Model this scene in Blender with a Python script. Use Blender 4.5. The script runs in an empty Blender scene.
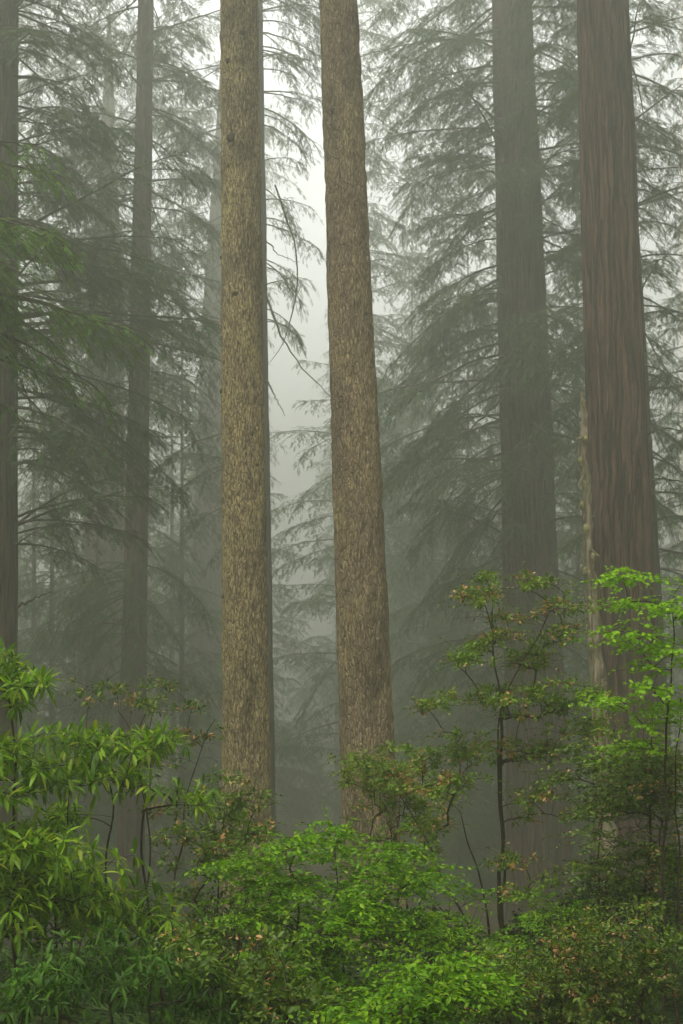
import bpy, math
import numpy as np

SC = bpy.context.scene
COL = SC.collection
RNG = np.random.default_rng(11)
PI = math.pi

# ------------------------------------------------------------------ camera maths
FPX = 1500.0
TILT = math.radians(8.6)
CAM = np.array([0.0, 0.0, 1.7])


def pt(px, py, Y):
    """world point seen at pixel (px, py) on the vertical plane y = Y"""
    x = (px - 341.5) / FPX
    y = (512 - py) / FPX
    d = np.array([x, math.cos(TILT) - y * math.sin(TILT), math.sin(TILT) + y * math.cos(TILT)])
    return CAM + d * (Y / d[1])


def pxm(Y):
    return Y / FPX


# ------------------------------------------------------------------ numeric noise
_TAB = np.random.default_rng(3).random((32, 32, 32))


def vnoise(p):
    p = np.asarray(p, float)
    i = np.floor(p).astype(int)
    f = p - i
    f = f * f * (3 - 2 * f)
    out = 0
    for a in (0, 1):
        for b in (0, 1):
            for c in (0, 1):
                w = (f[..., 0] if a else 1 - f[..., 0]) * (f[..., 1] if b else 1 - f[..., 1]) * (f[..., 2] if c else 1 - f[..., 2])
                out = out + w * _TAB[(i[..., 0] + a) % 32, (i[..., 1] + b) % 32, (i[..., 2] + c) % 32]
    return out


def gz(x, y):
    x = np.asarray(x, float)
    y = np.asarray(y, float)
    base = -0.13 * np.clip(y - 11, 0, 38)
    p = np.stack([x * 0.18 + 40, y * 0.18 + 40, 0 * x + 7.3], -1)
    q = np.stack([x * 0.9 + 40, y * 0.9 + 40, 0 * x + 3.3], -1)
    return base + 0.5 * (vnoise(p) - 0.5) + 0.12 * (vnoise(q) - 0.5)


# ------------------------------------------------------------------ mesh helpers
def mesh_obj(name, verts, faces, mats, parent=None, midx=None, smooth=True, origin=None):
    verts = np.asarray(verts, np.float32).reshape(-1, 3)
    faces = np.asarray(faces, np.int32).reshape(-1, 4)
    if parent is not None and origin is None:
        origin = np.array(parent.location)
    if origin is not None:
        verts = verts - np.asarray(origin, np.float32)
    me = bpy.data.meshes.new(name)
    me.vertices.add(len(verts))
    me.vertices.foreach_set("co", verts.ravel())
    me.loops.add(faces.size)
    me.loops.foreach_set("vertex_index", faces.ravel())
    me.polygons.add(len(faces))
    me.polygons.foreach_set("loop_start", np.arange(0, faces.size, 4, dtype=np.int32))
    me.polygons.foreach_set("loop_total", np.full(len(faces), 4, np.int32))
    if not isinstance(mats, (list, tuple)):
        mats = [mats]
    for m in mats:
        me.materials.append(m)
    if midx is not None:
        me.polygons.foreach_set("material_index", np.asarray(midx, np.int32))
    me.polygons.foreach_set("use_smooth", np.full(len(faces), smooth, bool))
    me.update(calc_edges=True)
    o = bpy.data.objects.new(name, me)
    COL.objects.link(o)
    if parent is not None:
        o.parent = parent
    elif origin is not None:
        o.location = origin
    return o


def thing(name, label, cat, loc, group=None):
    o = bpy.data.objects.new(name, None)
    COL.objects.link(o)
    o.location = loc
    o.empty_display_size = 0.3
    o["label"] = label
    o["category"] = cat
    if group:
        o["group"] = group
    return o


class Geo:
    def __init__(self):
        self.v, self.f, self.m, self.n = [], [], [], 0

    def add(self, v, f, m=0):
        if len(v) == 0:
            return
        self.v.append(np.asarray(v, np.float32))
        self.f.append(np.asarray(f, np.int64) + self.n)
        self.m.append(np.full(len(f), m, np.int32))
        self.n += len(v)

    def build(self, name, mats, parent=None, smooth=True, origin=None):
        return mesh_obj(name, np.concatenate(self.v), np.concatenate(self.f), mats, parent, np.concatenate(self.m), smooth, origin)


def unit(a):
    return a / np.maximum(np.linalg.norm(a, axis=-1, keepdims=True), 1e-9)


def stamp(tv, tf, pos, X, Y, Z, sc):
    """copies template (tv, tf) to every frame; returns verts, faces"""
    M, K = len(pos), len(tv)
    sc = np.asarray(sc, float).reshape(-1, 1, 1) if np.ndim(sc) else sc
    v = tv[None, :, 0:1] * X[:, None, :] + tv[None, :, 1:2] * Y[:, None, :] + tv[None, :, 2:3] * Z[:, None, :]
    v = v * sc + pos[:, None, :]
    f = tf[None] + (np.arange(M) * K)[:, None, None]
    return v.reshape(-1, 3), f.reshape(-1, 4)


def frames(d, rng, roll=0.35):
    """right-handed frames whose X is d and whose Z points roughly up"""
    d = unit(d)
    up = np.zeros_like(d)
    up[:, 2] = 1
    up += rng.normal(0, roll, d.shape)
    Y = unit(np.cross(up, d))
    return d, Y, np.cross(d, Y)


def tubes(a, b, ra, rb, k=5):
    """one tapered tube per segment a->b"""
    M = len(a)
    d = unit(b - a)
    h = np.where(np.abs(d[:, 2:3]) > 0.9, np.array([[1.0, 0, 0]]), np.array([[0, 0, 1.0]]))
    u = unit(np.cross(h, d))
    w = np.cross(d, u)
    t = np.arange(k) * 2 * PI / k
    ring = u[:, None, :] * np.cos(t)[None, :, None] + w[:, None, :] * np.sin(t)[None, :, None]
    ext = d * (0.12 * np.linalg.norm(b - a, axis=1, keepdims=True))
    v = np.concatenate([a[:, None] - ext[:, None] * 0.4 + ring * np.reshape(ra, (-1, 1, 1)), b[:, None] + ext[:, None] * 0.4 + ring * np.reshape(rb, (-1, 1, 1))], 1)
    i = np.arange(k)
    f = np.stack([i, (i + 1) % k, (i + 1) % k + k, i + k], -1)
    f = f[None] + (np.arange(M) * 2 * k)[:, None, None]
    return v.reshape(-1, 3), f.reshape(-1, 4)


def sweep(pts, r, k=8, seed=0, bump=0.0):
    """one continuous tapered tube along a polyline"""
    pts = np.asarray(pts, float)
    r = np.asarray(r, float)
    n = len(pts)
    d = unit(np.gradient(pts, axis=0))
    u = np.cross([0.13, 0.4, 0.9], d)
    u = unit(u)
    w = np.cross(d, u)
    t = np.arange(k) * 2 * PI / k
    ring = u[:, None] * np.cos(t)[None, :, None] + w[:, None] * np.sin(t)[None, :, None]
    rr = np.repeat(r[:, None], k, 1)
    if bump:
        q = np.stack([np.cos(t)[None] * 1.6 + 0 * rr, np.sin(t)[None] * 1.6 + 0 * rr, np.arange(n)[:, None] * 0.55 + seed * 3.1 + 0 * rr], -1)
        rr = rr * (1 + bump * 2 * (vnoise(q + 20) - 0.5))
    v = (pts[:, None] + ring * rr[..., None]).reshape(-1, 3)
    i, j = np.meshgrid(np.arange(n - 1), np.arange(k), indexing="ij")
    f = np.stack([i * k + j, i * k + (j + 1) % k, (i + 1) * k + (j + 1) % k, (i + 1) * k + j], -1).reshape(-1, 4)
    # end caps as collapsed quads on a centre point
    return v, f


# ------------------------------------------------------------------ materials
def new_mat(name):
    m = bpy.data.materials.new(name)
    m.use_nodes = True
    nt = m.node_tree
    nt.nodes.clear()
    return m, nt, nt.nodes, nt.links


def ramp(N, stops):
    r = N.new("ShaderNodeValToRGB")
    e = r.color_ramp.elements
    while len(e) < len(stops):
        e.new(0.5)
    for el, (p, c) in zip(e, stops):
        el.position = p
        el.color = (*c, 1)
    return r


def noise_node(N, L, vec, scale, detail=4, rough=0.6, dist=0.0):
    n = N.new("ShaderNodeTexNoise")
    n.inputs["Scale"].default_value = scale
    n.inputs["Detail"].default_value = detail
    n.inputs["Roughness"].default_value = rough
    n.inputs["Distortion"].default_value = dist
    L.new(vec, n.inputs["Vector"])
    return n


def mapping(N, L, vec, sc):
    mp = N.new("ShaderNodeMapping")
    mp.inputs["Scale"].default_value = sc
    L.new(vec, mp.inputs["Vector"])
    return mp.outputs["Vector"]


def mix(N, L, fac, a, b, mode="MIX"):
    m = N.new("ShaderNodeMix")
    m.data_type = "RGBA"
    m.blend_type = mode
    for sock, v in ((m.inputs[0], fac), (m.inputs[6], a), (m.inputs[7], b)):
        if hasattr(v, "is_linked"):
            L.new(v, sock)
        elif isinstance(v, (int, float)):
            sock.default_value = v
        else:
            sock.default_value = (*v, 1)
    return m.outputs[2]


def bark_flaky(name, base_dark, base_light, flake, lichen, flake_amt=0.5, lichen_amt=0.5, scale=1.0):
    """scaly spruce bark with lichen flecks"""
    m, nt, N, L = new_mat(name)
    co = N.new("ShaderNodeTexCoord").outputs["Object"]
    v1 = mapping(N, L, co, (16 * scale, 16 * scale, 5.5 * scale))
    v2 = mapping(N, L, co, (34 * scale, 34 * scale, 9 * scale))
    n1 = noise_node(N, L, v1, 1.0, 5, 0.65, 0.4)
    n2 = noise_node(N, L, v2, 1.0, 4, 0.6, 0.6)
    nl = noise_node(N, L, co, 1.3, 3, 0.6)
    vo = N.new("ShaderNodeTexVoronoi")
    vo.feature = "DISTANCE_TO_EDGE"
    vo.inputs["Scale"].default_value = 1.0
    vo.inputs["Randomness"].default_value = 1.0
    wv = mix(N, L, 0.12, v1, n2.outputs["Color"])
    L.new(mapping(N, L, wv, (1.25, 1.25, 1.1)), vo.inputs["Vector"])
    r0 = ramp(N, [(0.33, base_dark), (0.62, base_light)])
    L.new(n1.outputs["Fac"], r0.inputs["Fac"])
    # flakes
    rf = ramp(N, [(0.60 - 0.16 * flake_amt, (0, 0, 0)), (0.70 - 0.12 * flake_amt, (1, 1, 1))])
    L.new(n2.outputs["Fac"], rf.inputs["Fac"])
    c1 = mix(N, L, rf.outputs["Color"], r0.outputs["Color"], flake)
    # lichen in drifting patches
    rl = ramp(N, [(0.44, (0, 0, 0)), (0.56, (1, 1, 1))])
    L.new(nl.outputs["Fac"], rl.inputs["Fac"])
    n3 = noise_node(N, L, mapping(N, L, co, (26 * scale, 26 * scale, 12 * scale)), 1.0, 5, 0.7)
    r3 = ramp(N, [(0.5, (0, 0, 0)), (0.62, (lichen_amt,) * 3)])
    L.new(n3.outputs["Fac"], r3.inputs["Fac"])
    mm = mix(N, L, 1.0, rl.outputs["Color"], r3.outputs["Color"], "MULTIPLY")
    c2 = mix(N, L, mm, c1, lichen)
    # crevices between scales get a darker colour than the bark
    rc = ramp(N, [(0.0, (0.8, 0.8, 0.8)), (0.07, (0, 0, 0))])
    L.new(vo.outputs["Distance"], rc.inputs["Fac"])
    c3 = mix(N, L, rc.outputs["Color"], c2, tuple(0.55 * c for c in base_dark))
    nb = noise_node(N, L, mapping(N, L, co, (2.2, 2.2, 0.7)), 1.0, 5, 0.65, 0.5)
    rb = ramp(N, [(0.36, (0.5, 0.5, 0.48)), (0.5, (1, 1, 1)), (0.64, (1.25, 1.27, 1.1))])
    L.new(nb.outputs["Fac"], rb.inputs["Fac"])
    c3 = mix(N, L, 1.0, c3, rb.outputs["Color"], "MULTIPLY")
    b = N.new("ShaderNodeBump")
    b.inputs["Strength"].default_value = 0.9
    b.inputs["Distance"].default_value = 0.03
    hs = N.new("ShaderNodeMath")
    hs.operation = "ADD"
    L.new(n2.outputs["Fac"], hs.inputs[0])
    rr = ramp(N, [(0.0, (0, 0, 0)), (0.15, (0.5, 0.5, 0.5))])
    L.new(vo.outputs["Distance"], rr.inputs["Fac"])
    L.new(rr.outputs["Color"], hs.inputs[1])
    L.new(hs.outputs[0], b.inputs["Height"])
    p = N.new("ShaderNodeBsdfPrincipled")
    p.inputs["Roughness"].default_value = 0.95
    p.inputs["Specular IOR Level"].default_value = 0.15
    L.new(c3, p.inputs["Base Color"])
    L.new(b.outputs["Normal"], p.inputs["Normal"])
    o = N.new("ShaderNodeOutputMaterial")
    L.new(p.outputs[0], o.inputs["Surface"])
    return m


def bark_fibrous(name, dark, light, moss, moss_amt=0.4):
    """stringy vertical redwood bark"""
    m, nt, N, L = new_mat(name)
    co = N.new("ShaderNodeTexCoord").outputs["Object"]
    big = noise_node(N, L, mapping(N, L, co, (1.4, 1.4, 0.8)), 1.0, 3)
    wob = mix(N, L, 0.14, co, big.outputs["Color"])
    n1 = noise_node(N, L, mapping(N, L, wob, (22, 22, 0.55)), 1.0, 5, 0.62)
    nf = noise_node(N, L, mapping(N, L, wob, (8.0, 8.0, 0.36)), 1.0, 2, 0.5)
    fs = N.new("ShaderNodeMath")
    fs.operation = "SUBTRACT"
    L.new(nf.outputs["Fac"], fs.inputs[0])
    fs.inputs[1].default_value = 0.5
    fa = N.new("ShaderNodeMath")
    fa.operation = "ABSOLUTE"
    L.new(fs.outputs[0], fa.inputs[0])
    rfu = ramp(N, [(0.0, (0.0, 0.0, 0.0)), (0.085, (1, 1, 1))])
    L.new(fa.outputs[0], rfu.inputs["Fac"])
    n2 = noise_node(N, L, mapping(N, L, wob, (70, 70, 1.6)), 1.0, 4, 0.65)
    r = ramp(N, [(0.33, tuple(1.2 * q for q in dark)), (0.49, tuple(0.5 * (a + b) for a, b in zip(dark, light))), (0.63, light)])
    L.new(n1.outputs["Fac"], r.inputs["Fac"])
    r2 = ramp(N, [(0.3, (0.55, 0.55, 0.55)), (0.7, (1.25, 1.25, 1.25))])
    L.new(n2.outputs["Fac"], r2.inputs["Fac"])
    c = mix(N, L, 1.0, r.outputs["Color"], r2.outputs["Color"], "MULTIPLY")
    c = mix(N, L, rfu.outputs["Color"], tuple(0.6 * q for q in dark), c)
    nm = noise_node(N, L, mapping(N, L, co, (3.5, 3.5, 0.8)), 1.0, 5, 0.7)
    rm = ramp(N, [(0.5, (0, 0, 0)), (0.72, (moss_amt,) * 3)])
    L.new(nm.outputs["Fac"], rm.inputs["Fac"])
    c = mix(N, L, rm.outputs["Color"], c, moss)
    b = N.new("ShaderNodeBump")
    b.inputs["Strength"].default_value = 1.0
    b.inputs["Distance"].default_value = 0.04
    s = N.new("ShaderNodeMath")
    s.operation = "ADD"
    s0 = N.new("ShaderNodeMath")
    s0.operation = "ADD"
    L.new(n1.outputs["Fac"], s0.inputs[0])
    L.new(rfu.outputs["Color"], s0.inputs[1])
    L.new(s0.outputs[0], s.inputs[0])
    L.new(n2.outputs["Fac"], s.inputs[1])
    L.new(s.outputs[0], b.inputs["Height"])
    p = N.new("ShaderNodeBsdfPrincipled")
    p.inputs["Roughness"].default_value = 0.95
    p.inputs["Specular IOR Level"].default_value = 0.1
    L.new(c, p.inputs["Base Color"])
    L.new(b.outputs["Normal"], p.inputs["Normal"])
    o = N.new("ShaderNodeOutputMaterial")
    L.new(p.outputs[0], o.inputs["Surface"])
    return m


def leaf_mat(name, cols, transl=0.35, gloss=0.2, rough=0.5):
    """leaf colours vary from leaf to leaf"""
    m, nt, N, L = new_mat(name)
    g = N.new("ShaderNodeNewGeometry")
    k = len(cols)
    r = ramp(N, [(i / max(k - 1, 1), c) for i, c in enumerate(cols)])
    L.new(g.outputs["Random Per Island"], r.inputs["Fac"])
    n = noise_node(N, L, N.new("ShaderNodeTexCoord").outputs["Object"], 2.2, 2)
    rv = ramp(N, [(0.3, (0.7, 0.72, 0.7)), (0.7, (1.2, 1.2, 1.2))])
    L.new(n.outputs["Fac"], rv.inputs["Fac"])
    c = mix(N, L, 1.0, r.outputs["Color"], rv.outputs["Color"], "MULTIPLY")
    p = N.new("ShaderNodeBsdfPrincipled")
    p.inputs["Roughness"].default_value = rough
    p.inputs["Specular IOR Level"].default_value = gloss
    L.new(c, p.inputs["Base Color"])
    t = N.new("ShaderNodeBsdfTranslucent")
    ct = mix(N, L, 1.0, c, (1.15, 1.25, 0.6), "MULTIPLY")
    L.new(ct, t.inputs["Color"])
    ms = N.new("ShaderNodeMixShader")
    ms.inputs[0].default_value = transl
    L.new(p.outputs[0], ms.inputs[1])
    L.new(t.outputs[0], ms.inputs[2])
    o = N.new("ShaderNodeOutputMaterial")
    L.new(ms.outputs[0], o.inputs["Surface"])
    return m


def plain_wood(name, a, b, sc=20):
    m, nt, N, L = new_mat(name)
    co = N.new("ShaderNodeTexCoord").outputs["Object"]
    n = noise_node(N, L, co, sc, 4, 0.7)
    r = ramp(N, [(0.35, a), (0.65, b)])
    L.new(n.outputs["Fac"], r.inputs["Fac"])
    bp = N.new("ShaderNodeBump")
    bp.inputs["Strength"].default_value = 0.6
    bp.inputs["Distance"].default_value = 0.01
    L.new(n.outputs["Fac"], bp.inputs["Height"])
    p = N.new("ShaderNodeBsdfPrincipled")
    p.inputs["Roughness"].default_value = 0.9
    p.inputs["Specular IOR Level"].default_value = 0.15
    L.new(r.outputs["Color"], p.inputs["Base Color"])
    L.new(bp.outputs["Normal"], p.inputs["Normal"])
    o = N.new("ShaderNodeOutputMaterial")
    L.new(p.outputs[0], o.inputs["Surface"])
    return m


M = {}
M["spruce"] = bark_flaky("spruce_bark", (0.10, 0.07, 0.038), (0.31, 0.225, 0.12), (0.60, 0.48, 0.25), (0.52, 0.46, 0.18), 0.9, 0.9, 1.25)
M["spruce_plain"] = bark_flaky("furrowed_spruce_bark", (0.105, 0.075, 0.045), (0.30, 0.22, 0.13), (0.48, 0.37, 0.22), (0.34, 0.31, 0.13), 0.55, 0.6, 1.4)
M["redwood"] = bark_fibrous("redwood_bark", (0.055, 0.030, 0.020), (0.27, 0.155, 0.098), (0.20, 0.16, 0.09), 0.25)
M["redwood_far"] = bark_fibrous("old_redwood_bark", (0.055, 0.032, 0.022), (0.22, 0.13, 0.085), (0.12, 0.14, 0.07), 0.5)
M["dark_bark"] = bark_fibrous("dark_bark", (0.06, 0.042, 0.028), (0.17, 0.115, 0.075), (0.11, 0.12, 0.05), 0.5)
M["limb"] = plain_wood("limb_wood", (0.045, 0.036, 0.024), (0.10, 0.085, 0.05), 9)
M["shrub_wood"] = plain_wood("shrub_wood", (0.022, 0.016, 0.010), (0.06, 0.042, 0.025), 30)
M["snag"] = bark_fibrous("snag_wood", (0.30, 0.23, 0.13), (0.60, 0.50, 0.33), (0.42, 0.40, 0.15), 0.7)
M["moss"] = plain_wood("hanging_moss", (0.22, 0.20, 0.07), (0.42, 0.37, 0.14), 25)
M["needles"] = leaf_mat("conifer_needles", [(0.024, 0.066, 0.010), (0.045, 0.11, 0.014), (0.07, 0.15, 0.02)], 0.3, 0.2, 0.6)
M["needles_bright"] = leaf_mat("fresh_needles", [(0.05, 0.13, 0.010), (0.10, 0.22, 0.012), (0.17, 0.32, 0.016)], 0.35, 0.2, 0.6)
M["rhodo"] = leaf_mat("rhododendron_leaf", [(0.055, 0.13, 0.006), (0.095, 0.20, 0.008), (0.145, 0.28, 0.009), (0.21, 0.36, 0.012), (0.30, 0.34, 0.02)], 0.36, 0.22, 0.45)
M["rhodo_dark"] = leaf_mat("shaded_rhododendron_leaf", [(0.022, 0.065, 0.005), (0.042, 0.11, 0.006), (0.08, 0.18, 0.009)], 0.34, 0.2, 0.48)  # shade of the low left corner put into a darker leaf colour
M["bright"] = leaf_mat("bright_leaf", [(0.06, 0.16, 0.004), (0.11, 0.27, 0.005), (0.18, 0.36, 0.006), (0.25, 0.40, 0.01)], 0.42, 0.2)
M["maple"] = leaf_mat("young_maple_leaf", [(0.15, 0.32, 0.006), (0.22, 0.42, 0.008), (0.28, 0.48, 0.01)], 0.45, 0.2)
M["huckle"] = leaf_mat("huckleberry_leaf", [(0.04, 0.085, 0.008), (0.075, 0.14, 0.010), (0.12, 0.20, 0.012), (0.16, 0.22, 0.015)], 0.33, 0.3)
M["olive"] = leaf_mat("azalea_leaf", [(0.07, 0.14, 0.010), (0.115, 0.21, 0.012), (0.165, 0.27, 0.015), (0.23, 0.28, 0.025)], 0.35, 0.25)
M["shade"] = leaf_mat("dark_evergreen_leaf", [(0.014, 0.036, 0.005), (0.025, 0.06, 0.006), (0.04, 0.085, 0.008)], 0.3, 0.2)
M["bronze"] = leaf_mat("bronze_leaf", [(0.32, 0.15, 0.045), (0.46, 0.25, 0.09), (0.55, 0.34, 0.16)], 0.3, 0.25)
M["fern"] = leaf_mat("fern_leaf", [(0.025, 0.055, 0.010), (0.045, 0.09, 0.012), (0.075, 0.12, 0.018)], 0.3, 0.2)


def ground_mat():
    m, nt, N, L = new_mat("forest_duff")
    co = N.new("ShaderNodeTexCoord").outputs["Object"]
    n1 = noise_node(N, L, co, 0.6, 6, 0.7)
    n2 = noise_node(N, L, co, 14, 5, 0.7)
    r = ramp(N, [(0.35, (0.035, 0.024, 0.014)), (0.55, (0.075, 0.05, 0.028)), (0.7, (0.035, 0.05, 0.016))])
    L.new(n1.outputs["Fac"], r.inputs["Fac"])
    r2 = ramp(N, [(0.3, (0.6, 0.6, 0.6)), (0.7, (1.3, 1.25, 1.2))])
    L.new(n2.outputs["Fac"], r2.inputs["Fac"])
    c = mix(N, L, 1.0, r.outputs["Color"], r2.outputs["Color"], "MULTIPLY")
    b = N.new("ShaderNodeBump")
    b.inputs["Strength"].default_value = 0.8
    b.inputs["Distance"].default_value = 0.05
    L.new(n2.outputs["Fac"], b.inputs["Height"])
    p = N.new("ShaderNodeBsdfPrincipled")
    p.inputs["Roughness"].default_value = 1.0
    p.inputs["Specular IOR Level"].default_value = 0.1
    L.new(c, p.inputs["Base Color"])
    L.new(b.outputs["Normal"], p.inputs["Normal"])
    o = N.new("ShaderNodeOutputMaterial")
    L.new(p.outputs[0], o.inputs["Surface"])
    return m


# ------------------------------------------------------------------ ground
XG = 150.0
YG0, YG1 = -26.0, 230.0
HAZE_TOP = 45.0
xs = np.concatenate([np.linspace(-XG, -20, 66), np.linspace(-19, 19, 77), np.linspace(20, XG, 66)])
ys = np.concatenate([np.linspace(YG0, -1, 30), np.linspace(0, 40, 81), np.linspace(41.5, YG1, 120)])
gx, gy = np.meshgrid(xs, ys, indexing="ij")
gv = np.stack([gx, gy, gz(gx, gy)], -1).reshape(-1, 3)
i, j = np.meshgrid(np.arange(len(xs) - 1), np.arange(len(ys) - 1), indexing="ij")
w = len(ys)
gf = np.stack([i * w + j, (i + 1) * w + j, (i + 1) * w + j + 1, i * w + j + 1], -1).reshape(-1, 4)
g = mesh_obj("ground", gv, gf, ground_mat())
g["kind"] = "structure"
g["label"] = "dark forest floor of needles and earth under the shrubs"

# ------------------------------------------------------------------ haze
DENS = 0.0122
m, nt, N, L = new_mat("fog_air")
pv = N.new("ShaderNodeVolumePrincipled")
pv.inputs["Color"].default_value = (0.81, 0.833, 0.735, 1)
pv.inputs["Density"].default_value = DENS
pv.inputs["Anisotropy"].default_value = 0.7
o = N.new("ShaderNodeOutputMaterial")
L.new(pv.outputs[0], o.inputs["Volume"])
x0, x1, y0, y1, z0, z1 = -XG - 3, XG + 3, YG0 - 3, YG1 + 3, -6.4, HAZE_TOP
hv = [(x0, y0, z0), (x1, y0, z0), (x1, y1, z0), (x0, y1, z0), (x0, y0, z1), (x1, y0, z1), (x1, y1, z1), (x0, y1, z1)]
hf = [(0, 3, 2, 1), (4, 5, 6, 7), (0, 1, 5, 4), (1, 2, 6, 5), (2, 3, 7, 6), (3, 0, 4, 7)]
hz = mesh_obj("haze", hv, hf, m, smooth=False)
hz["kind"] = "stuff"
hz["label"] = "pale grey fog filling the forest"


# ------------------------------------------------------------------ conifers
def frond_template(n, seed, width=0.085, ang=56):
    """flat needle spray, unit length along +X, leaflets to both sides"""
    r = np.random.default_rng(seed)
    V, Fc = [], []

    def quad(a, b, c, d):
        k = len(V)
        V.extend([a, b, c, d])
        Fc.append((k, k + 1, k + 2, k + 3))

    for q in range(n):
        t = (q + 0.4) / n
        for s in (-1, 1):
            a = math.radians(ang - 22 * t + r.normal(0, 7))
            l = (0.30 * (1 - t) ** 0.7 + 0.09) * r.uniform(0.7, 1.2)
            px, pz = t * 0.92, -0.10 * t * t
            dx, dy, dz = math.cos(a), s * math.sin(a), -0.22 + r.normal(0, 0.12)
            ex, ey, ez = px + dx * l, dy * l, pz + dz * l
            mx, my, mz = px + dx * l * 0.45, dy * l * 0.45, pz + dz * l * 0.35
            wx, wy = -dy * width * 0.5, dx * width * 0.5
            quad((px, 0, pz), (mx + wx, my + wy, mz), (ex, ey, ez), (mx - wx, my - wy, mz))
    quad((0, 0.012, 0), (0, -0.012, 0), (1.0, -0.02, -0.12), (1.0, 0.02, -0.12))
    return np.array(V), np.array(Fc)


FR_FINE = [frond_template(7, s, 0.055) for s in range(4)]
FR_MED = [frond_template(6, s + 10, 0.085) for s in range(4)]
FR_LOW = [frond_template(4, s + 20, 0.13) for s in range(4)]


def branch_line(base, az, L, p0, droop, rng, n=12, wig=0.05):
    s = np.linspace(0, 1, n)
    az2 = az + np.cumsum(rng.normal(0, 0.05, n))
    st = np.zeros((n, 3))
    st[:, 0] = np.cos(az2)
    st[:, 1] = np.sin(az2)
    st[:, 2] = math.tan(p0) - 2 * droop * s + rng.normal(0, wig, n)
    st = unit(st) * L / (n - 1)
    p = np.cumsum(st, 0)
    return base + p - p[0]


def branch_foliage(pts, L, rng, s0=0.18, spacing=0.26, flen=0.42, reach=0.36, droop=0.3):
    """returns frond positions, directions, lengths and twig segments"""
    n = max(4, int(L * (1 - s0) / spacing))
    s = np.sort(rng.uniform(s0, 1.0, n * 2))
    side = np.where(rng.random(n * 2) < 0.5, -1, 1)
    idx = s * (len(pts) - 1)
    i0 = np.clip(idx.astype(int), 0, len(pts) - 2)
    fr = (idx - i0)[:, None]
    P = pts[i0] * (1 - fr) + pts[i0 + 1] * fr
    T = unit(pts[i0 + 1] - pts[i0])
    H = unit(np.cross(T, [0, 0, 1.0]))
    a = np.radians(68 - 30 * s + rng.normal(0, 12, len(s)))[:, None]
    D = T * np.cos(a) + H * side[:, None] * np.sin(a)
    D[:, 2] += rng.normal(-0.14, 0.24, len(s))
    D = unit(D)
    prof = np.minimum(1, (s - s0) / 0.25 + 0.35) * (1 - 0.72 * s)
    tl = np.clip(L, 1, 7) * reach * prof * rng.uniform(0.6, 1.15, len(s)) + 0.22
    # terminal shoot
    P = np.concatenate([P, pts[-2:-1]])
    D = np.concatenate([D, unit(pts[-1:] - pts[-2:-1])])
    tl = np.append(tl, 0.5)
    pos, dr, ln, sa, sb = [], [], [], [], []
    for p, d, l in zip(P, D, tl):
        k = max(2, int(l / (flen * 0.42)))
        u = np.linspace(0.08, 1.0, k)
        q = p + d * (u * l)[:, None]
        q[:, 2] -= droop * l * u * u
        tan = d[None] * np.ones((k, 1))
        tan[:, 2] -= 2 * droop * u
        tan = unit(tan)
        hh = unit(np.cross(tan, [0, 0, 1.0]))
        sg = np.where(np.arange(k) % 2 == 0, 1, -1)[:, None]
        b = np.radians(rng.uniform(22, 55, k))[:, None]
        dd = tan * np.cos(b) + hh * sg * np.sin(b)
        dd[-1] = tan[-1]
        dd[:, 2] += rng.normal(-0.12, 0.16, k)
        pos.append(q)
        dr.append(unit(dd))
        ln.append(flen * rng.uniform(0.65, 1.2, k) * (1 - 0.3 * u))
        sa.append(np.concatenate([p[None], q[:-1]]))
        sb.append(q)
    return np.concatenate(pos), np.concatenate(dr), np.concatenate(ln), np.concatenate(sa), np.concatenate(sb)


def add_fronds(geo, pos, dr, ln, tmpl, rng, mat=0):
    X, Y, Z = frames(dr, rng, 0.3)
    var = rng.integers(0, len(tmpl), len(pos))
    for v in range(len(tmpl)):
        k = var == v
        if k.any():
            geo.add(*stamp(*tmpl[v], pos[k], X[k], Y[k], Z[k], ln[k]), m=mat)


def trunk_fn(rows, Y):
    """photo rows (py, centre x, width) -> functions x(z), r(z) of a straight tapering trunk on y = Y"""
    z = np.array([pt(c, py, Y)[2] for py, c, w in rows])
    x = np.array([pt(c, py, Y)[0] for py, c, w in rows])
    r = np.array([w * 0.5 * pxm(Y) for py, c, w in rows])
    kx = np.polyfit(z, x, 1)
    kr = np.polyfit(z, r, 1) if len(rows) > 1 else [0, r[0]]
    kr[0] = min(kr[0], -0.002)
    rb = np.mean(r - kr[0] * z)
    return (lambda q: kx[0] * q + kx[1]), (lambda q: np.maximum(kr[0] * q + rb, 0.02))


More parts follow.
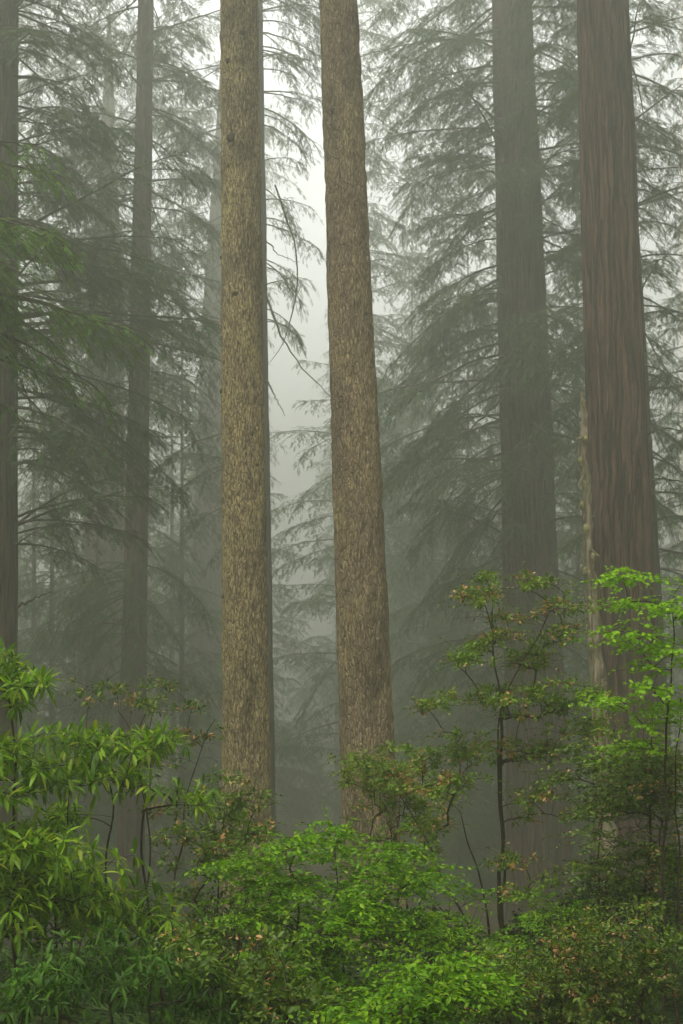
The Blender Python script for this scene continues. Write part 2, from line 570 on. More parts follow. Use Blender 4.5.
def make_trunk(parent, xf, rf, Y, top, mat, seed, style="smooth", k=64, dz=0.16, flare=0.45):
    zb = float(gz(xf(0), Y)) - 0.4
    n = int((top - zb) / dz)
    z = np.linspace(zb, top, n)
    # taper to a tip over the last third, above the picture
    t0 = zb + 0.62 * (top - zb)
    tip = np.where(z > t0, 1 - 0.93 * ((z - t0) / (top - t0)), 1.0)
    r = rf(np.minimum(z, t0)) * tip
    r = r * (1 + flare * np.exp(-(z - zb - 0.4) / 0.7))
    th = np.arange(k) * 2 * PI / k
    Z, T = np.meshgrid(z, th, indexing="ij")
    R = np.repeat(r[:, None], k, 1)
    c, s = np.cos(T), np.sin(T)
    low = vnoise(np.stack([c * 1.3 + seed * 2.3 + 9, s * 1.3 + 9, Z * 0.35], -1)) - 0.5
    if style == "fibrous":
        wob = 1.2 * (vnoise(np.stack([c * 1.1 + 5 + seed, s * 1.1 + 5, Z * 0.22], -1)) - 0.5)
        ph = T + wob
        cc, ss = np.cos(ph), np.sin(ph)
        f1 = vnoise(np.stack([cc * 5.5 + 11 + seed, ss * 5.5 + 11, Z * 0.16], -1))
        f2 = vnoise(np.stack([cc * 12 + 17 + seed, ss * 12 + 17, Z * 0.45], -1))
        rid = np.abs(f1 - 0.5) * 2
        R = R * (1 + 0.07 * low) + np.minimum(R, 0.7) * (0.22 * (0.4 - np.exp(-rid * 5) * 0.6) + 0.07 * (f2 - 0.5))
    else:
        f2 = vnoise(np.stack([c * 9 * R / 0.45 + 21 + seed, s * 9 * R / 0.45 + 21, Z * 6], -1))
        f3 = vnoise(np.stack([c * 4 + 21 + seed, s * 4 + 21, Z * 1.7], -1))
        R = R * (1 + 0.02 * low) + 0.034 * (f2 - 0.5) + 0.015 * (f3 - 0.5)
    R = np.maximum(R, 0.01)
    V = np.stack([xf(Z) + R * c, Y + R * s, Z], -1).reshape(-1, 3)
    i, j = np.meshgrid(np.arange(n - 1), np.arange(k), indexing="ij")
    Fc = np.stack([i * k + j, i * k + (j + 1) % k, (i + 1) * k + (j + 1) % k, (i + 1) * k + j], -1).reshape(-1, 4)
    return mesh_obj("trunk", V, Fc, mat, parent)


def grow(geo, limbs, xf, rf, Y, specs, rng, lod="fine", fol_mat=0):
    """specs: list of dicts with z0,z1,count,az,len,p0,droop. Adds foliage to geo, limbs get wood polylines"""
    tmpl = {"fine": FR_FINE, "med": FR_MED, "low": FR_LOW}[lod]
    spc = {"fine": 0.155, "med": 0.22, "low": 0.45}[lod]
    fl = {"fine": 0.29, "med": 0.44, "low": 0.75}[lod]
    for sp in specs:
        sp = dict(sp)
        sp["z1"] = min(sp["z1"], 43.0)
        nb = int(sp["count"] * 1.8)
        zz = np.linspace(sp["z0"], sp["z1"], nb) + rng.normal(0, 0.25, nb)
        for q in range(nb):
            z = zz[q]
            a0, a1 = sp.get("az", (0, 360))
            az = math.radians(rng.uniform(a0, a1))
            l0, l1 = sp["len"]
            u = (z - sp["z0"]) / max(sp["z1"] - sp["z0"], 0.01)
            Lb = (l0 + (l1 - l0) * u) * rng.uniform(0.5, 1.2)
            p0 = math.radians(rng.normal(sp.get("p0", 5) + 5, 14))
            base = np.array([xf(z), Y, z]) + np.array([math.cos(az), math.sin(az), 0]) * rf(z) * 0.8
            pts = branch_line(base, az, Lb, p0, sp.get("droop", 0.25) * rng.uniform(0.4, 1.6), rng)
            w0 = 0.012 + 0.0065 * Lb
            limbs.append((pts, np.linspace(w0, 0.006, len(pts))))
            if rng.random() < sp.get("bare", 0.0):
                continue
            P, D, ln, sa, sb = branch_foliage(pts, Lb, rng, sp.get("s0", 0.2), spc / sp.get("dens", 1.0), fl * sp.get("fl", 1.0), sp.get("reach", 0.4), sp.get("hang", 0.3))
            keep = rng.random(len(P)) < sp.get("keep", 0.92)
            add_fronds(geo, P[keep], D[keep], ln[keep], tmpl, rng, sp.get("mat", fol_mat))
            if lod != "low":
                geo.add(*tubes(sa, sb, np.full(len(sa), 0.006), np.full(len(sa), 0.004), 3), m=1)


def visible_top(Y):
    return pt(341, 0, Y)[2]


def conifer(name, label, rows, Y, top, bark, specs, seed, lod="fine", style="fibrous", cat="tree", group=None, own_limbs=True, needles="needles", k=64, dz=0.16, stubs=(), dead=(), flare=0.45):
    rng = np.random.default_rng(seed)
    top = min(top, 43.0 + 1.5 * rng.random())
    xf, rf = trunk_fn(rows, Y)
    zb = float(gz(xf(0), Y))
    root = thing(name, label, cat, (float(xf(zb)), Y, zb), group)
    make_trunk(root, xf, rf, Y, top, bark, seed, style, k, dz, flare)
    geo, limbs = Geo(), []
    specs = [dict(s) for s in specs]
    for s in specs:
        if "y0" in s:      # photo rows, top to bottom
            s["z1"] = pt(341, s["y0"], Y)[2]
            s["z0"] = pt(341, s["y1"], Y)[2]
    grow(geo, limbs, xf, rf, Y, specs, rng, lod)
    vt = visible_top(Y) + 1.0
    cnt = 0
    for pts, r in limbs:
        v, f = sweep(pts, r, 6, seed, 0.15)
        if own_limbs and pts[0][2] < vt and cnt < 95:
            b = Geo()
            b.add(v, f)
            b.build("branch", M["limb"], root)
            cnt += 1
        else:
            geo.add(v, f, 1)
    if geo.n:
        geo.build("crown", [M[needles], M["limb"]], root, smooth=False)
    for poly, r0 in dead:       # bare dead limbs traced where the photo shows them
        P = np.array([pt(a, b, Y + c) for a, b, c in poly])
        t = np.linspace(0, len(P) - 1, 14)
        Q = np.stack([np.interp(t, np.arange(len(P)), P[:, q]) for q in range(3)], -1)
        Q[1:-1] += rng.normal(0, 0.02, Q[1:-1].shape)
        v, f = sweep(Q, np.linspace(r0, r0 * 0.25, 14), 6, seed, 0.2)
        b = Geo()
        b.add(v, f)
        b.build("dead_branch", M["limb"], root)
    for px, py, ln, rad in stubs:
        z = pt(px, py, Y)[2]
        X = pt(px, py, Y)[0]
        dx = np.clip((X - xf(z)) / rf(z), -0.97, 0.97)
        d = np.array([dx, -math.sqrt(1 - dx * dx), 0.15])
        p0 = np.array([xf(z), Y, z]) + d * rf(z) * 0.93
        q = np.stack([p0 + d * ln * t + np.array([0, 0, -0.02 * t]) for t in np.linspace(0, 1, 5)])
        q = np.concatenate([q, q[-1:] + d * 0.004])
        rr = np.append(np.linspace(rad * 1.5, rad * 0.8, 5), 0.002)
        v, f = sweep(q, rr, 8, seed, 0.3)
        b = Geo()
        b.add(v, f)
        b.build("branch_stub", M["limb"], root)
    return root, xf, rf


def yrow(py, Y):
    return pt(341, py, Y)[2]


# --- the two pale spruce trunks in the middle
conifer("spruce_tree", "straight tan spruce trunk flecked with yellow lichen, left of the two in the middle",
        [(20, 239, 39), (256, 242, 43), (512, 244, 45), (750, 245.5, 46)], 23.0, 44, M["spruce"],
        [dict(z0=18, z1=42, count=60, len=(3.6, 0.8), p0=8, droop=0.3)], 1, lod="med", style="smooth", k=128, dz=0.055, own_limbs=False,
        stubs=[(229, 70, .05, .04), (243, 44, .03, .05), (231, 147, .05, .06), (236, 303, .03, .05), (222, 262, .05, .03), (222, 395, .05, .03), (258, 470, .04, .03), (224, 600, .05, .03)])
conifer("spruce_tree", "leaning brown spruce trunk with finely furrowed bark, right of the lichen flecked one",
        [(20, 338, 40.5), (256, 350, 45), (512, 359.5, 50), (750, 366, 54)], 21.0, 42, M["spruce_plain"],
        [dict(z0=17, z1=40, count=60, len=(3.6, 0.8), p0=8, droop=0.3)], 2, lod="med", style="smooth", k=128, dz=0.055, own_limbs=False,
        stubs=[(366, 322, .02, .03), (333, 120, .04, .03), (345, 640, .03, .03)])

# --- big redwood on the right
conifer("redwood_tree", "big reddish redwood trunk with deep vertical bark furrows at the right",
        [(20, 604, 50), (256, 611.5, 56.5), (512, 619.5, 59.5), (700, 626, 61)], 29.0, 52, M["redwood"],
        [dict(z0=19.5, z1=50, count=60, len=(4.2, 1.0), p0=0, droop=0.3)], 3, lod="med", style="fibrous", k=230, dz=0.11, own_limbs=False,
        stubs=[(612, 60, .05, .03), (630, 295, .04, .03), (625, 385, .05, .03)])

# --- foggy redwood behind it, hung with drooping branches
conifer("redwood_tree", "wide foggy redwood trunk hung with drooping green branches on both sides",
        [(20, 511.5, 40), (256, 521, 46), (512, 529, 53), (760, 536, 58)], 45.0, 56, M["redwood_far"],
        [dict(y0=-40, y1=200, count=34, len=(4.3, 5.2), p0=2, droop=0.35, hang=0.4, az=(100, 440)),
         dict(y0=200, y1=420, count=30, len=(4.4, 4.7), p0=-4, droop=0.35, hang=0.42, az=(110, 430)),
         dict(y0=420, y1=640, count=22, len=(3.0, 4.3), p0=-8, droop=0.35, hang=0.45, az=(120, 330)),
         dict(y0=640, y1=735, count=6, len=(2.2, 3.2), p0=-10, droop=0.3, hang=0.4, az=(150, 230)),
         dict(y0=120, y1=230, count=7, len=(2.4, 3.2), p0=-4, droop=0.3, hang=0.35, az=(215, 330)),
         dict(y0=330, y1=480, count=7, len=(2.0, 3.0), p0=-8, droop=0.35, hang=0.4, az=(215, 330)),
         dict(z0=30, z1=54, count=36, len=(4.6, 1.0), p0=0, droop=0.3)], 4, lod="fine", style="fibrous", k=140, dz=0.16,
        dead=[([(505, 395, -2), (470, 430, -3), (430, 470, -3)], .04), ([(545, 468, -1.5), (500, 470, -3), (460, 480, -4)], .04)])

# --- dark trunk on the left edge with fresh green sprays
conifer("hemlock_tree", "dark trunk on the left edge with long fresh green sprays reaching right",
        [(20, 7, 22), (256, 6, 24), (512, 4, 26), (700, 2, 28)], 31.0, 48, M["dark_bark"],
        [dict(y0=-30, y1=215, count=22, len=(2.6, 2.6), p0=0, droop=0.3, az=(-75, 75)),
         dict(y0=222, y1=345, count=13, len=(4.2, 4.2), p0=-2, droop=0.16, az=(-60, 50), dens=0.8),
         dict(y0=345, y1=470, count=10, len=(3.2, 3.6), p0=-10, droop=0.3, az=(-60, 50)),
         dict(y0=520, y1=560, count=4, len=(3.2, 3.4), p0=6, droop=0.35, az=(-40, 20)),
         dict(y0=200, y1=400, count=9, len=(1.4, 1.8), p0=-5, droop=0.25, az=(-85, -30)),
         dict(z0=4, z1=46, count=40, len=(3.6, 1.0), p0=0, droop=0.3, az=(90, 270)),
         dict(z0=20, z1=46, count=40, len=(3.6, 1.0), p0=0, droop=0.3)], 5, lod="fine", k=64, needles="needles",
        dead=[([(16, 607, -.3), (35, 598, -.4), (52, 592, -.6)], .035)])

# --- near green sprays entering at the left edge belong to a tree standing just outside the frame
conifer("hemlock_tree", "bright green hemlock boughs entering at the left edge in front of the dark trunk",
        [(20, -90, 22), (700, -97, 27)], 19.0, 30, M["dark_bark"],
        [dict(y0=190, y1=360, count=11, len=(2.1, 2.8), p0=-8, droop=0.2, az=(-50, 15), fl=.8),
         dict(z0=3, z1=28, count=40, len=(2.4, 0.6), p0=0, droop=0.3, az=(100, 260))], 6, lod="fine", k=40, needles="needles_bright")

# --- slim grey trunk between the left edge and the spruces
conifer("hemlock_tree", "slim greyish trunk left of the spruces carrying drooping branches on both sides",
        [(20, 146, 15.5), (256, 141, 18.5), (512, 137, 21.5), (700, 133.5, 24)], 44.0, 50, M["dark_bark"],
        [dict(y0=-30, y1=240, count=34, len=(3.0, 3.4), p0=0, droop=0.28, hang=0.35),
         dict(y0=240, y1=420, count=16, len=(2.2, 3.0), p0=-6, droop=0.3),
         dict(y0=330, y1=400, count=6, len=(1.8, 2.2), p0=-6, droop=0.3, az=(220, 340)),
         dict(y0=560, y1=700, count=18, len=(2.1, 2.4), p0=-12, droop=0.35, hang=0.5),
         dict(y0=560, y1=590, count=4, len=(2.8, 3.0), p0=-2, droop=0.35, az=(190, 215)),
         dict(z0=28, z1=48, count=40, len=(3.2, 0.8), p0=0, droop=0.3)], 7, lod="fine", k=64)

# --- foggy trunk hidden behind the lichen flecked spruce
conifer("hemlock_tree", "grey trunk half hidden behind the lichen flecked spruce with bare drooping limbs",
        [(20, 252, 21), (300, 257, 23), (650, 260, 23)], 46.0, 46, M["dark_bark"],
        [dict(y0=-40, y1=120, count=13, len=(1.9, 2.9), p0=-4, droop=0.4, az=(-50, 45), dens=1.0),
         dict(y0=175, y1=330, count=7, len=(1.6, 2.2), p0=-14, droop=0.45, az=(-45, 35), dens=1.0, hang=0.5),
         dict(y0=60, y1=460, count=9, len=(1.6, 2.4), p0=-2, droop=0.3, az=(165, 200), bare=1.0),
         dict(y0=440, y1=520, count=3, len=(2.2, 2.6), p0=-6, droop=0.3, az=(160, 205)),
         dict(z0=29, z1=44, count=34, len=(3.0, 0.8), p0=0, droop=0.3)], 8, lod="fine", k=48,
        dead=[([(275, 185, -.5), (296, 245, -.8), (298, 290, -.8), (284, 340, -.6), (270, 362, -.4)], .035),
              ([(266, 296, -.4), (282, 340, -.7), (306, 372, -1.), (331, 397, -1.)], .04),
              ([(265, 240, -.3), (280, 256, -.5), (300, 262, -.8)], .025),
              ([(266, 380, -.3), (276, 400, -.5), (285, 416, -.6)], .03)])

# --- dim trunk between the slim one and the spruce
conifer("redwood_tree", "dim foggy trunk between the slim grey one and the lichen flecked spruce",
        [(20, 222, 20), (400, 212, 26), (650, 205, 31)], 92.0, 50, M["redwood_far"],
        [dict(y0=-60, y1=330, count=36, len=(3.4, 4.2), p0=2, droop=0.3),
         dict(z0=40, z1=49, count=14, len=(3.4, 1.2), p0=0, droop=0.3)], 9, lod="med", k=48, dz=0.3)
# --- very wide ghostly trunk low on the left
conifer("redwood_tree", "very broad ghostly redwood trunk low between the two left trunks",
        [(300, 106, 34), (520, 103, 40), (700, 101, 45)], 84.0, 54, M["redwood_far"],
        [dict(y0=-40, y1=420, count=44, len=(4.5, 6.0), p0=2, droop=0.3),
         dict(z0=42, z1=52, count=14, len=(4.5, 1.2), p0=0, droop=0.3)], 10, lod="med", k=64, dz=0.3)
# --- dark slim trunk just right of the big redwood
conifer("hemlock_tree", "slim dark trunk showing past the right edge of the big redwood, with full branches",
        [(200, 630, 14), (512, 648, 16), (760, 662, 18)], 37.0, 46, M["dark_bark"],
        [dict(y0=-30, y1=330, count=34, len=(2.6, 3.0), p0=2, droop=0.3),
         dict(y0=330, y1=560, count=20, len=(2.0, 2.6), p0=-6, droop=0.3),
         dict(z0=23, z1=44, count=34, len=(2.8, 0.8), p0=0, droop=0.3)], 12, lod="fine", k=48)

# --- younger hemlocks and foggy trees behind
def young(label, px, ytop, Y, seed, wid=6, spread=3.4, lod="med", name="hemlock_tree", n=64, low=840):
    zt = pt(px, ytop, Y)[2]
    zg = float(gz(pt(px, 700, Y)[0], Y))
    return conifer(name, label, [(500, px, wid * 0.55), (760, px, wid)], Y, zt, M["dark_bark"],
                   [dict(z0=zg + 1.0, z1=zt - 0.4, count=int(n * 1.3), len=(spread, 0.35), p0=4, droop=0.32, hang=0.35)], seed, lod=lod, k=24, dz=0.3, own_limbs=False)


young("faint foggy hemlock behind the lichen flecked spruce, its boughs filling the gap between the two", 256, 330, 98, 21, spread=6.2, n=80)
conifer("hemlock_tree", "tall foggy hemlock hidden behind the leaning spruce, boughs showing to its right", [(500, 351, 7), (760, 351, 9)], 74.0, 44, M["dark_bark"],
        [dict(y0=-90, y1=560, count=44, len=(4.8, 3.0), p0=2, droop=0.3, az=(-75, 75), hang=0.35),
         dict(y0=380, y1=760, count=13, len=(5.0, 3.4), p0=0, droop=0.3, az=(120, 240), hang=0.35)], 30, lod="med", k=24, dz=0.3, own_limbs=False)
young("faint pointed hemlock just right of the leaning spruce", 402, 300, 104, 22, spread=5.0, n=84)
young("foggy hemlock low beside the wide foggy redwood, on its left", 462, 560, 66, 23, spread=3.4, n=50)
young("foggy hemlock in the gap between the wide foggy redwood and the big redwood", 578, 150, 64, 24, spread=4.0, n=90)
young("foggy hemlock crowding the right edge behind the slim dark trunk", 690, -240, 56, 25, spread=4.6, n=90)
young("foggy hemlock behind the dark left edge trunk", 52, 330, 60, 26, spread=3.6, n=70)
young("pale hemlock between the slim grey trunk and the dim foggy one", 172, 250, 88, 27, spread=4.6, n=84)
young("small foggy hemlock low in front of the ghostly broad trunk", 88, 575, 54, 28, spread=2.6, n=36)
young("tall foggy hemlock close behind the dark left edge trunk, reaching out of the picture", 34, -260, 70, 31, spread=4.6, n=110)
young("tall foggy hemlock just left of the slim grey trunk, reaching out of the picture", 98, -200, 64, 32, spread=4.2, n=100)
young("tall foggy hemlock just right of the slim grey trunk, reaching out of the picture", 182, -240, 62, 33, spread=4.0, n=110)
young("tall foggy hemlock directly behind the wide foggy redwood, reaching out of the picture", 520, -240, 72, 34, spread=5.6, n=110)
young("tall foggy hemlock half behind the big redwood on its left, reaching out of the picture", 590, -240, 58, 35, spread=4.0, n=100)
young("tall foggy hemlock between the leaning spruce and the wide foggy redwood", 468, -240, 68, 36, spread=5.0, n=120)
young("tall very faint hemlock just right of the leaning spruce, taller than the pointed one", 412, -60, 98, 37, spread=6.0, n=120)
young("tall very faint hemlock behind the two spruce trunks, showing only between them", 338, 150, 125, 38, spread=7.0, n=110)
young("tall faint hemlock high above the gap right of the leaning spruce", 432, -120, 82, 29, spread=5.2, n=100)

# --- the rest of the wood fades to one mass
rng = np.random.default_rng(77)
wood = Geo()
for q in range(74):
    Y = rng.uniform(105, 185)
    px = rng.uniform(-140, 830)
    if 240 < px < 345:
        continue
    X = pt(px, 600, Y)[0]
    zg = float(gz(X, Y))
    H = rng.uniform(37, 42) if 200 < px < 450 else rng.uniform(22, 42)
    sz = np.linspace(zg - 0.3, zg + H, 14)
    P = np.stack([X + 0 * sz, Y + 0 * sz, sz], -1)
    wood.add(*sweep(P, np.linspace(rng.uniform(.3, .9), .04, 14), 10), m=1)
    limbs = []
    grow(wood, limbs, lambda z, X=X: X, lambda z: 0.2, Y, [dict(z0=zg + rng.uniform(1, 14), z1=zg + H - .4, count=44, len=(rng.uniform(3.4, 5.2), .5), p0=3, droop=.3)], rng, lod="low")
    for pts, r in limbs:
        wood.add(*sweep(pts, r * 1.3, 4), m=1)
for X, Y in [(-13, -4), (-10, -16), (9, -5), (12, -14), (-16, 3), (15, 2), (0, -21)]:  # unseen trees added behind and beside the camera to shade the foreground
    zg = float(gz(X, Y))
    sz = np.linspace(zg - 0.3, 41, 14)
    wood.add(*sweep(np.stack([X + 0 * sz, Y + 0 * sz, sz], -1), np.linspace(.5, .04, 14), 10), m=1)
    limbs = []
    grow(wood, limbs, lambda z, X=X: X, lambda z: 0.2, Y, [dict(z0=9, z1=40.5, count=34, len=(4.5, .8), p0=3, droop=.3)], rng, lod="low")
    for pts, r in limbs:
        wood.add(*sweep(pts, r * 1.3, 4), m=1)
# trees of the same wood standing outside the picture on both sides: they shade the air between the trunks
for q in range(105):
    Y = rng.uniform(8, 120)
    half = Y * 0.232
    sd = -1 if rng.random() < 0.5 else 1
    X = sd * (half + 4.5 + rng.random() ** 1.5 * 55)
    zg = float(gz(X, Y))
    H = rng.uniform(34, 46)
    sz = np.linspace(zg - 0.3, zg + H, 14)
    P = np.stack([X + 0 * sz, Y + 0 * sz, sz], -1)
    wood.add(*sweep(P, np.linspace(rng.uniform(.35, .9), .04, 14), 10), m=1)
    limbs = []
    grow(wood, limbs, lambda z, X=X: X, lambda z: 0.2, Y, [dict(z0=zg + rng.uniform(5, 14), z1=zg + H - .4, count=44, len=(5.0, .8), p0=3, droop=.3)], rng, lod="low")
    for pts, r in limbs:
        wood.add(*sweep(pts, r * 1.3, 4), m=1)
wo = wood.build("woods", [M["needles"], M["limb"]], smooth=False)
wo["kind"] = "stuff"
wo["label"] = "conifer wood fading into the fog behind the trunks, with unseen trees added around the view for shade"

# ------------------------------------------------------------------ mossy snag against the redwood
rng = np.random.default_rng(5)
poly = [(582, 392, 0), (584, 420, 0), (583, 455, 0), (587, 500, 0), (589, 545, 0), (592, 600, 0), (597, 660, 0), (601, 720, 0), (604, 800, 0), (606, 890, 0)]
P = np.array([pt(a, b, 28.0 + 0.02 * c) for a, b, c in poly])
t = np.linspace(0, len(P) - 1, 110)
Q = np.stack([np.interp(t, np.arange(len(P)), P[:, q]) for q in range(3)], -1)
Q[:, 0] += 0.05 * (vnoise(np.stack([t * 1.1, 0 * t, 0 * t + 4], -1)) - 0.5)
r = np.interp(t, [0, 1, 2.5, 4, 6, 9], [0.03, 0.06, 0.085, 0.095, 0.13, 0.19])
v, f = sweep(Q, r, 14, 3, 0.5)
sn = Geo()
sn.add(v, f)
snag_root = thing("dead_snag", "thin pale mossy dead stem leaning along the left side of the big redwood", "dead tree", tuple(Q[-1]))
sn.build("stem", M["snag"], snag_root)
for (a, b, c, d, rr) in [(584, 437, 576, 439, .03), (585, 470, 579, 488, .03), (589, 548, 600, 557, .03), (588, 572, 583, 575, .05), (590, 520, 596, 508, .02)]:
    p0, p1 = pt(a, b, 27.95), pt(c, d, 27.75)
    q = np.linspace(p0, p1, 8) + rng.normal(0, .01, (8, 3))
    v, f = sweep(q, np.linspace(rr, rr * .4, 8), 7, 1, .5)
    b_ = Geo()
    b_.add(v, f)
    b_.build("branch_stub", M["snag"], snag_root)


for (a, b, rr) in [(583, 404, .05), (586, 440, .06), (581, 462, .06), (585, 486, .07), (582, 506, .06), (586, 530, .07), (593, 557, .06), (587, 574, .08), (594, 610, .07), (592, 648, .07)]:
    p0 = pt(a, b, 27.9)
    tt = np.linspace(0, PI, 9)
    q = p0 + np.stack([0.15 * rr * np.sin(tt * 2), 0 * tt, -1.6 * rr * np.cos(tt)], -1)
    v, f = sweep(q, 0.75 * rr * np.sin(np.clip(tt, .12, PI - .12)) * (0.6 + 0.6 * tt / PI), 10, a + b, 1.0)
    b_ = Geo()
    b_.add(v, f)
    b_.build("moss_tuft", M["moss"], snag_root)


# ------------------------------------------------------------------ shrubs
def leaf_template(stations, width, curl=0.15, fold=0.18, peak=0.5):
    """one leaf of unit length along +X, folded along its midrib"""
    V, Fc = [], []
    n = stations
    for q in range(n + 1):
        t = q / n
        w_ = width * 0.5 * (math.sin(PI * t ** (math.log(0.5) / math.log(peak)))) ** 0.8 if 0 < t < 1 else 0.004
        z = -curl * t * t
        V += [(t, -w_, z + fold * w_), (t, 0, z), (t, w_, z + fold * w_)]
    for q in range(n):
        a = 3 * q
        Fc += [(a, a + 3, a + 4, a + 1), (a + 1, a + 4, a + 5, a + 2)]
    return np.array(V), np.array(Fc)


LEAF_LONG = [leaf_template(5, 0.21, c, 0.3, 0.52) for c in (0.1, 0.25, 0.4)]
LEAF_SMALL = [leaf_template(3, 0.48, c, 0.3, 0.5) for c in (0.05, 0.18, 0.3)]
LEAF_ROUND = [leaf_template(3, 0.72, c, 0.25, 0.5) for c in (0.05, 0.2, 0.3)]


def whorl(tips, dirs, rng, n=(6, 9), size=(0.1, 0.14), ang=(45, 95), droop=0.25):
    P, D, S = [], [], []
    u = unit(np.cross(dirs, [0.31, 0.2, 0.93]))
    w_ = np.cross(dirs, u)
    for t, d, a, b in zip(tips, dirs, u, w_):
        k = rng.integers(n[0], n[1] + 1)
        ph = rng.uniform(0, 2 * PI) + np.arange(k) * 2 * PI / k + rng.normal(0, 0.25, k)
        an = np.radians(rng.uniform(ang[0], ang[1], k))[:, None]
        dd = d * np.cos(an) + (a * np.cos(ph)[:, None] + b * np.sin(ph)[:, None]) * np.sin(an)
        dd[:, 2] -= droop * rng.uniform(0.3, 1.3, k)
        P.append(t + unit(dd) * 0.01)
        D.append(unit(dd))
        S.append(rng.uniform(size[0], size[1], k))
    return np.concatenate(P), np.concatenate(D), np.concatenate(S)


def spray(tips, dirs, rng, L=0.22, n=9, size=(0.022, 0.034), flat=0.2):
    """alternate leaves along a thin flat twig"""
    P, D, S, sa, sb = [], [], [], [], []
    d2 = dirs.copy()
    d2[:, 2] *= flat
    d2 = unit(d2 + rng.normal(0, 0.12, d2.shape))
    for t, d in zip(tips, d2):
        l = L * rng.uniform(0.6, 1.25)
        s = unit(np.cross(d, [0, 0, 1.0]))
        u = np.linspace(0.05, 1, n)
        q = t + d * (u * l)[:, None]
        q[:, 2] -= 0.18 * l * u * u
        sg = np.where(np.arange(n) % 2 == 0, 1, -1)[:, None]
        a = np.radians(rng.uniform(35, 75, n))[:, None]
        dd = d * np.cos(a) + s * sg * np.sin(a)
        dd[:, 2] += rng.normal(-0.2, 0.38, n)
        P.append(q)
        D.append(unit(dd))
        S.append(rng.uniform(size[0], size[1], n) * (1 - 0.25 * u))
        sa.append(t)
        sb.append(q[-1])
    return np.concatenate(P), np.concatenate(D), np.concatenate(S), np.array(sa), np.array(sb)


